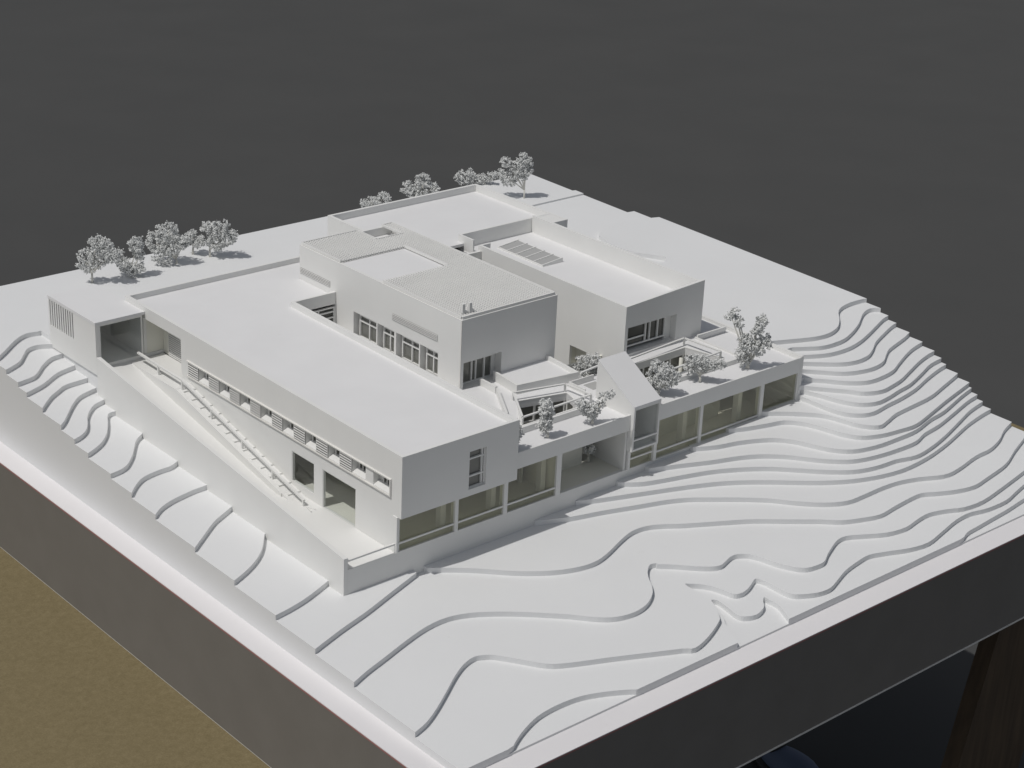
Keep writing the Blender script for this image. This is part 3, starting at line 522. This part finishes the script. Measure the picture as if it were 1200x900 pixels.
# mesh on the roof
gz = CZ+.022
grid = root('roof_mesh', (5.6,7.7,CZ), 'white fine mesh sheet with a square hole laid over the tallest roof', 'mesh screen')
GX0, GX1, GY0, GY1 = CX0+.03, CX1-.03, CY0+.035, CY1-.02
def solid(x, y):      # where the mesh is interrupted
    if CX0 < x < 5.935 and 7.57 < y < 8.57: return True
    if 5.80 < x < 6.26 and y > 9.07: return True
    return False
mb = MB(); pitch = .045; w = .0165
def runs(vals, test):
    out = []; cur = None
    for a, b in zip(vals[:-1], vals[1:]):
        if not test((a+b)/2):
            if cur is None: cur = [a, b]
            else: cur[1] = b
        elif cur: out.append(cur); cur = None
    if cur: out.append(cur)
    return out
yl = sorted([GY0, 7.57, 8.57, 9.07, GY1]); xl = sorted([GX0, 5.80, 5.935, 6.26, GX1])
x = GX0
while x < GX1:
    for a, b in runs(yl, lambda yy: solid(x, yy)): mb.box(x, x+w, a, b, gz, gz+.012)
    x += pitch
y = GY0
while y < GY1:
    for a, b in runs(xl, lambda xx: solid(xx, y)): mb.box(a, b, y, y+w, gz-.010, gz-.0005)
    y += pitch
obj('mesh_sheet', mb, 'wall', grid)
mb = MB()
def edge(a, b): mb.bar((a[0],a[1],gz+.001), (b[0],b[1],gz+.001), .022, .034)
edge((GX0,GY0),(GX1,GY0)); edge((GX0,GY0+.012),(GX0,7.56)); edge((GX0,8.58),(GX0,GY1)); edge((GX1,GY0+.012),(GX1,GY1)); edge((5.79,9.06),(6.27,9.06)); edge((5.79,9.072),(5.79,GY1)); edge((6.27,9.072),(6.27,GY1)); edge((5.945,7.56),(5.945,8.58))
edge((GX0+.012,GY1),(5.778,GY1)); edge((6.282,GY1),(GX1-.012,GY1))
obj('mesh_frame', mb, 'wall', grid)
obj('roof_panel', MB().box(CX0+.051,5.932,7.575,8.565,2.49,2.523), 'roof', cb)
obj('roof_hatch_lining', MB().box(5.60,5.78,9.08,9.52,2.401,2.50), 'wall', cb)
obj('roof_plant', MB().box(5.2,5.75,6.2,7.0,2.401,2.475), 'wall', cb)
for (x,y) in ((4.86,5.90),(4.975,5.89)):
    c_ = root('roof_flue', (x,y,gz+.012), 'short white flue standing on the roof mesh corner, %s of the pair' % ('left one' if x < 4.9 else 'right one'), 'flue', 'pair of flues on the roof mesh')
    obj('pipe', MB().box(x-.022,x+.022,y-.022,y+.022,gz+.0125,gz+.15), 'wall', c_)
    obj('outlet', MB().box(x+.023,x+.062,y-.018,y+.018,gz+.0125,gz+.042), 'wall', c_)

# ---------------------------------------------------------------- right block (hall with skylight)
HT = 2.345; HL = 2.29
rb = root('skylight_hall', (8.2,6.9,1.3), 'right hand hall with a parapet roof, a row skylight and a wide recessed front window', 'building')
obj('side_wall', MB().panel('x', 7.41, .045, 5.27, 8.58, .62, HL, [(6.04,6.40,.70,1.335)]), 'wall', rb)
mb = MB().add([(7.455,5.27,.62)], []) if False else MB()
mb.panel('y', 5.27, .05, 7.455, 9.03, .62, 2.29, [(7.47,8.475,1.54,1.955)])
obj('front_wall', mb, 'wall', rb)
obj('front_parapet', MB().hexa([(7.41,5.27,2.29),(9.03,5.27,2.29),(9.03,5.32,2.29),(7.41,5.32,2.29)],[(7.41,5.27,2.2915),(9.03,5.27,2.375),(9.03,5.32,2.375),(7.41,5.32,2.2915)]), 'wall', rb)
obj('far_side_wall', MB().box(8.985,9.03,5.322,9.09,1.2,2.345), 'wall', rb)
obj('return_wall', MB().box(7.457,7.62,8.535,8.58,1.3,HL), 'wall', rb)
obj('roof', MB().box(7.457,8.983,5.322,9.088,2.02,2.06), 'roof', rb)
recess(rb, 'y', 5.27, .05, .30, 7.47, 8.475, 1.54, 1.955)
window(rb, 'y', 5.27, 7.475, 8.35, 1.60, 1.95, [.53,.63,.82], [], .12, .022, 'darkpane')
obj('window_transom', MB().box(7.50,7.925,5.372,5.388,1.705,1.728), 'wall', rb)
obj('window_side_panel', MB().box(8.352,8.474,5.38,5.43,1.541,1.953), 'wall', rb)
recess(rb, 'x', 7.41, .045, .14, 6.04, 6.40, .70, 1.335, 'inner')
# skylight: five panes in a tilted frame
zf = lambda x: 2.080+(x-8.0)/.42*.04
def sl(x0, x1, a, b, lo, hi): return MB().hexa([(x0,a,zf(x0)+lo),(x1,a,zf(x1)+lo),(x1,b,zf(x1)+lo),(x0,b,zf(x0)+lo)],[(x0,a,zf(x0)+hi),(x1,a,zf(x1)+hi),(x1,b,zf(x1)+hi),(x0,b,zf(x0)+hi)])
sk = obj('skylight', MB().hexa([(8.00,7.72,2.0605),(8.42,7.72,2.0605),(8.42,8.80,2.0605),(8.00,8.80,2.0605)], [(8.00,7.72,zf(8)),(8.42,7.72,zf(8.42)),(8.42,8.80,zf(8.42)),(8.00,8.80,zf(8))]), 'wall', rb)
for i in range(5):
    a = 7.745+i*.208; b = a+.175
    obj('pane', sl(8.02,8.40,a,b,.0005,.004), 'skypane', sk)
for i in range(6): obj('glazing_bar', sl(8.0,8.42,7.722+i*.208,7.740+i*.208,.0005,.014), 'wall', sk)

# ---------------------------------------------------------------- rear block
re = root('rear_block', (7.8,10.2,1.3), 'wide low flat-roofed block with a thin parapet behind the two taller blocks', 'building')
RZ = 2.3
mb = MB().box(6.31,6.36,8.9,11.05,1.0,RZ).box(6.362,9.38,11.0,11.05,1.3,RZ).box(9.382,9.43,8.72,11.05,1.3,RZ)
obj('outer_wall', mb, 'wall', re)
obj('front_wall', MB().box(7.50,9.379,9.093,9.14,1.3,RZ), 'wall', re)
obj('stub_wall', MB().box(7.47,7.499,8.78,9.14,1.3,RZ), 'wall', re)
obj('end_pier', MB().box(9.032,9.379,8.722,9.091,1.3,RZ-.002), 'wall', re)
obj('roof', MB().prism([(6.36,9.0),(7.468,9.0),(7.468,9.142),(9.38,9.142),(9.38,11.0),(6.36,11.0)], 2.14, 2.185), 'roof', re)
lk = root('link_block', (6.95,8.6,1.3), 'little lower box wedged between the mesh covered block and the skylit hall', 'building')
obj('wall', MB().box(6.495,7.405,8.50,8.55,.62,2.21), 'wall', lk)
obj('roof', MB().box(6.495,7.405,8.552,8.89,2.02,2.06), 'roof', lk)
tag(obj('court_paving', MB().box(6.50,7.405,5.03,8.49,.60,.66), 'land'), kind='structure')

# ---------------------------------------------------------------- planter, low walls, guard rails on the deck
pl = root('raised_planter', (5.8,5.4,WK), 'wedge shaped raised planter against the foot of the tallest block', 'planter')
P = [(5.27,5.18),(6.30,5.03),(6.36,5.752),(5.33,5.752)]; Q = [(5.31,5.22),(6.265,5.08),(6.32,5.752),(5.365,5.752)]
obj('planter_wall', MB().prism(P+Q[::-1], WK+.001, 1.64) if False else MB().hexa([(*P[0],WK+.001),(*P[1],WK+.001),(*Q[1],WK+.001),(*Q[0],WK+.001)],[(*P[0],1.64),(*P[1],1.64),(*Q[1],1.64),(*Q[0],1.64)]).hexa([(*P[3],WK+.001),(*P[0],WK+.001),(*Q[0],WK+.001),(*Q[3],WK+.001)],[(*P[3],1.64),(*P[0],1.64),(*Q[0],1.64),(*Q[3],1.64)]).hexa([(*P[1],WK+.001),(*P[2],WK+.001),(*Q[2],WK+.001),(*Q[1],WK+.001)],[(*P[1],1.64),(*P[2],1.64),(*Q[2],1.64),(*Q[1],1.64)]), 'wall', pl)
obj('planter_bed', MB().prism(Q, WK+.001, 1.585), 'roof', pl)
def low_wall(pts, h, label, th=.035, z=WK+.001):
    mb = MB(); o_ = (pts[0][0], pts[0][1], z)
    for a, b in zip(pts[:-1], pts[1:]):
        a = Vector((*a,z+h/2)); b = Vector((*b,z+h/2)); mb.bar(a, b, th, h)
    o = obj('low_wall', mb, 'wall', origin=o_); return tag(o, label, 'wall', 'low walls on the deck')
low_wall([(5.08,5.73),(5.07,5.38)], .10, 'short low white wall in front of the open doorway of the tallest block')
low_wall([(5.07,5.36),(4.62,4.64)], .09, 'slanting low white wall beside the narrow deck path behind the long wing')
low_wall([(8.88,5.19),(9.50,5.19)], .05, 'short low white kerb at the foot of the hall, closing the end bed', th=.03)
def guard(pts, posts_, z, h, label, th=.024, name='guard_rail'):
    g = root(name, (*pts[0], z), label, 'railing', 'guard rails round the deck openings')
    mb = MB()
    for a, b in zip(pts[:-1], pts[1:]): mb.bar((*a,z+h), (*b,z+h), .030, .018)
    obj('rail', mb, 'wall', g)
    for p in posts_: obj('post', MB().box(p[0]-th/2,p[0]+th/2,p[1]-th/2,p[1]+th/2,z,z+h-.009), 'wall', g)
    return g
A = [(5.10,5.06),(5.89,4.87),(5.93,4.39),(4.66,4.37),(5.10,5.06)]
guard(A, A[:4], WK, .115, 'white guard rail round the smaller slanted light well')
B = [(6.93,4.98),(8.51,5.11),(8.57,4.43),(6.93,4.34)]
guard(B, B, WK, .115, 'white guard rail round the wider light well in front of the hall')
guard([(6.33,5.02),(7.0,5.10)], [(6.33,5.03),(6.98,5.10)], WK, .125, 'short white guard rail across the sunken court with the bush')
hb = root('stair_hatch', (6.0,4.7,WK), 'low open box on the deck beside the back of the gabled lantern', 'hatch')
obj('side', MB().box(6.03,6.05,4.62,4.95,WK+.001,WK+.085), 'wall', hb); obj('side', MB().box(6.05,6.5,4.93,4.95,WK+.001,WK+.085), 'wall', hb)
obj('slot_shade', MB().box(6.25,6.48,4.68,4.88,WK+.001,WK+.006), 'skypane', hb)  # flat grey sheet painted in for the shade of an open slot

# ---------------------------------------------------------------- trees
def oct_(mb, c, r):
    c = Vector(c); q = [Vector((random.uniform(-1,1),random.uniform(-1,1),random.uniform(-1,1))).normalized()]
    a = q[0]; b = a.orthogonal().normalized(); d = a.cross(b)
    s = [random.uniform(.6,1.25)*r for _ in range(6)]
    mb.add([c+a*s[0],c-a*s[1],c+b*s[2],c-b*s[3],c+d*s[4],c-d*s[5]], [(0,2,4),(0,4,3),(0,3,5),(0,5,2),(1,4,2),(1,3,4),(1,5,3),(1,2,5)])
labels = {
'T1': ('tree','leftmost tree behind the buildings, with a broad ragged crown on forked stems', 'tree'),
'T2': ('tree','second tree from the left, a low bush with a small ball crown rising beside it', 'tree'),
'T3': ('tree','widest crumbly crowned tree of the back left row', 'tree'),
'T4': ('bush','small round crumbly bush between the two biggest trees at the back left', 'bush'),
'T5': ('tree','round crowned tree with forked pale trunk, right end of the back left row', 'tree'),
'B1': ('bush','low crumbly bush nearest the tallest block, just behind the rear parapet', 'bush'),
'B2': ('bush','largest low bush behind the middle of the rear parapet', 'bush'),
'B3': ('bush','small bush behind the far corner of the rear parapet', 'bush'),
'B5': ('bush','flat little bush at the far corner, next to the tall lone tree', 'bush'),
'B4': ('tree','tall tree with a spreading lobed crown standing alone at the far corner', 'tree'),
'D1': ('tree','small tree mostly hidden behind the front corner of the long wing', 'tree'),
'D2': ('tree','narrow upright little tree in front of the smaller light well', 'tree'),
'D3': ('tree','airy tree forking in two just left of the gabled lantern', 'tree'),
'D4': ('tree','round dense tree just right of the gabled lantern', 'tree'),
'D5': ('tree','little tree with a wide flat crown in the middle of the right hand bed', 'tree'),
'D6': ('tree','tallest deck tree with several separate lobes near the right end', 'tree'),
'C1': ('tree','dark leafy tree growing out of the sunken court behind the rail', 'tree'),
'I1': ('tree','tree in the shaded open porch under the deck', 'tree'),
'I2': ('bush','small bush beside the post in the shaded open porch', 'bush')}
for key, (base, blobs) in TREES.items():
    nm, lab, cat = labels[key]
    back = key in ('T1','T2','T3','T4','T5','B1','B2','B3','B5','B4')
    r0 = root(nm, base, lab, cat, 'trees and bushes behind the buildings' if back else 'little trees on and under the deck')
    mb = MB(); base = Vector(base)
    for (dx,dy,dz,rx,rz) in blobs:
        jx, jy = random.uniform(-.04,.04), random.uniform(-.05,.05)
        c = base+Vector((dx+jx*.4, dy+jy, dz))
        rz = rz*1.02; rx = rx*1.02
        n = int(440*(rx*rx*rz/.0012)**.62); n = max(60, min(n, 720))
        dens = .72 if key in ('D3','B4','D6','T1') else 1
        # small sub-clumps give light and dark pockets
        subs = []
        for _ in range(max(6, int(n/13))):
            v = Vector((random.gauss(0,1),random.gauss(0,1),random.gauss(0,1))).normalized()*random.uniform(.70,1.0)
            subs.append(c+Vector((v.x*rx, v.y*rx, v.z*rz)))
        for _ in range(int(n*dens)):
            s_ = random.choice(subs); v = Vector((random.gauss(0,1),random.gauss(0,1),random.gauss(0,1)))*.014
            p = s_+v
            if p.z < base.z+.012: continue
            oct_(mb, p, random.uniform(.0085,.018))
    obj('crown', mb, 'leaf', r0)
    # trunk: a stem that forks to every blob
    tk = MB(); zs = sorted(b[2] for b in blobs)
    hgt = max(.04, zs[0]*.55); top = base+Vector((random.uniform(-.01,.01),random.uniform(-.01,.01),hgt))
    rad = .017 if len(blobs) < 9 else .026
    tk.tube([base, base+Vector((.004,0,hgt*.5)), top], [rad*1.35, rad, rad*.9])
    for (dx,dy,dz,rx,rz) in blobs:
        e = base+Vector((dx,dy,max(dz, hgt+.02))); mid = top.lerp(e,.5)+Vector((random.uniform(-.015,.015),random.uniform(-.015,.015),.012))
        tk.tube([top, mid, e], [rad*.75, rad*.5, rad*.22], 6)
    obj('trunk', tk, 'trunk', r0, smooth=True)

# ---------------------------------------------------------------- scale to real size (metres)
seen = set()
for o in bpy.data.objects:
    o.location = o.location*S
    if o.type == 'MESH' and o.data.name not in seen:
        seen.add(o.data.name); o.data.transform(Matrix.Scale(S, 4))

# ---------------------------------------------------------------- light
sun_to = Vector((-.55, .065, 1.0)).normalized()
w = bpy.data.worlds.new('World'); scene.world = w; w.use_nodes = True
sky = w.node_tree.nodes.new('ShaderNodeTexSky'); sky.sky_type = 'NISHITA'; sky.sun_disc = False
elev = math.asin(sun_to.z); sky.sun_elevation = elev
sky.sun_rotation = math.atan2(sun_to.x, sun_to.y)
sky.air_density = 1.0; sky.dust_density = 2.0; sky.ozone_density = 1.0
bg = w.node_tree.nodes['Background']; bg.inputs['Strength'].default_value = SKY
hs = w.node_tree.nodes.new('ShaderNodeHueSaturation'); hs.inputs['Saturation'].default_value = .42
w.node_tree.links.new(sky.outputs[0], hs.inputs['Color']); w.node_tree.links.new(hs.outputs[0], bg.inputs['Color'])
ld = bpy.data.lights.new('sun', 'SUN'); ld.energy = SUN; ld.angle = math.radians(.6); ld.color = (1.0, .972, .937)
lo = bpy.data.objects.new('sun', ld); COL.objects.link(lo)
lo.rotation_euler = (-sun_to).to_track_quat('-Z', 'Y').to_euler(); lo.location = (-2, 1, 4)

# ---------------------------------------------------------------- camera
cd = bpy.data.cameras.new('camera'); co = bpy.data.objects.new('camera', cd); COL.objects.link(co)
Rr, Ud, Fw = (Vector(v) for v in CAM['R'])
m = Matrix((Rr, -Ud, -Fw)).transposed().to_4x4(); m.translation = Vector(CAM['C'])*S
co.matrix_world = m; cd.sensor_width = 36; cd.lens = 36*CAM['f']/1200
cd.clip_start = .05; cd.clip_end = 200
scene.camera = co
scene.render.engine = 'CYCLES'
scene.cycles.max_bounces = 10; scene.cycles.diffuse_bounces = 6; scene.cycles.transparent_max_bounces = 12
scene.view_settings.view_transform = 'Standard'; scene.view_settings.look = 'None'
scene.view_settings.exposure = EXPO; scene.view_settings.gamma = 1
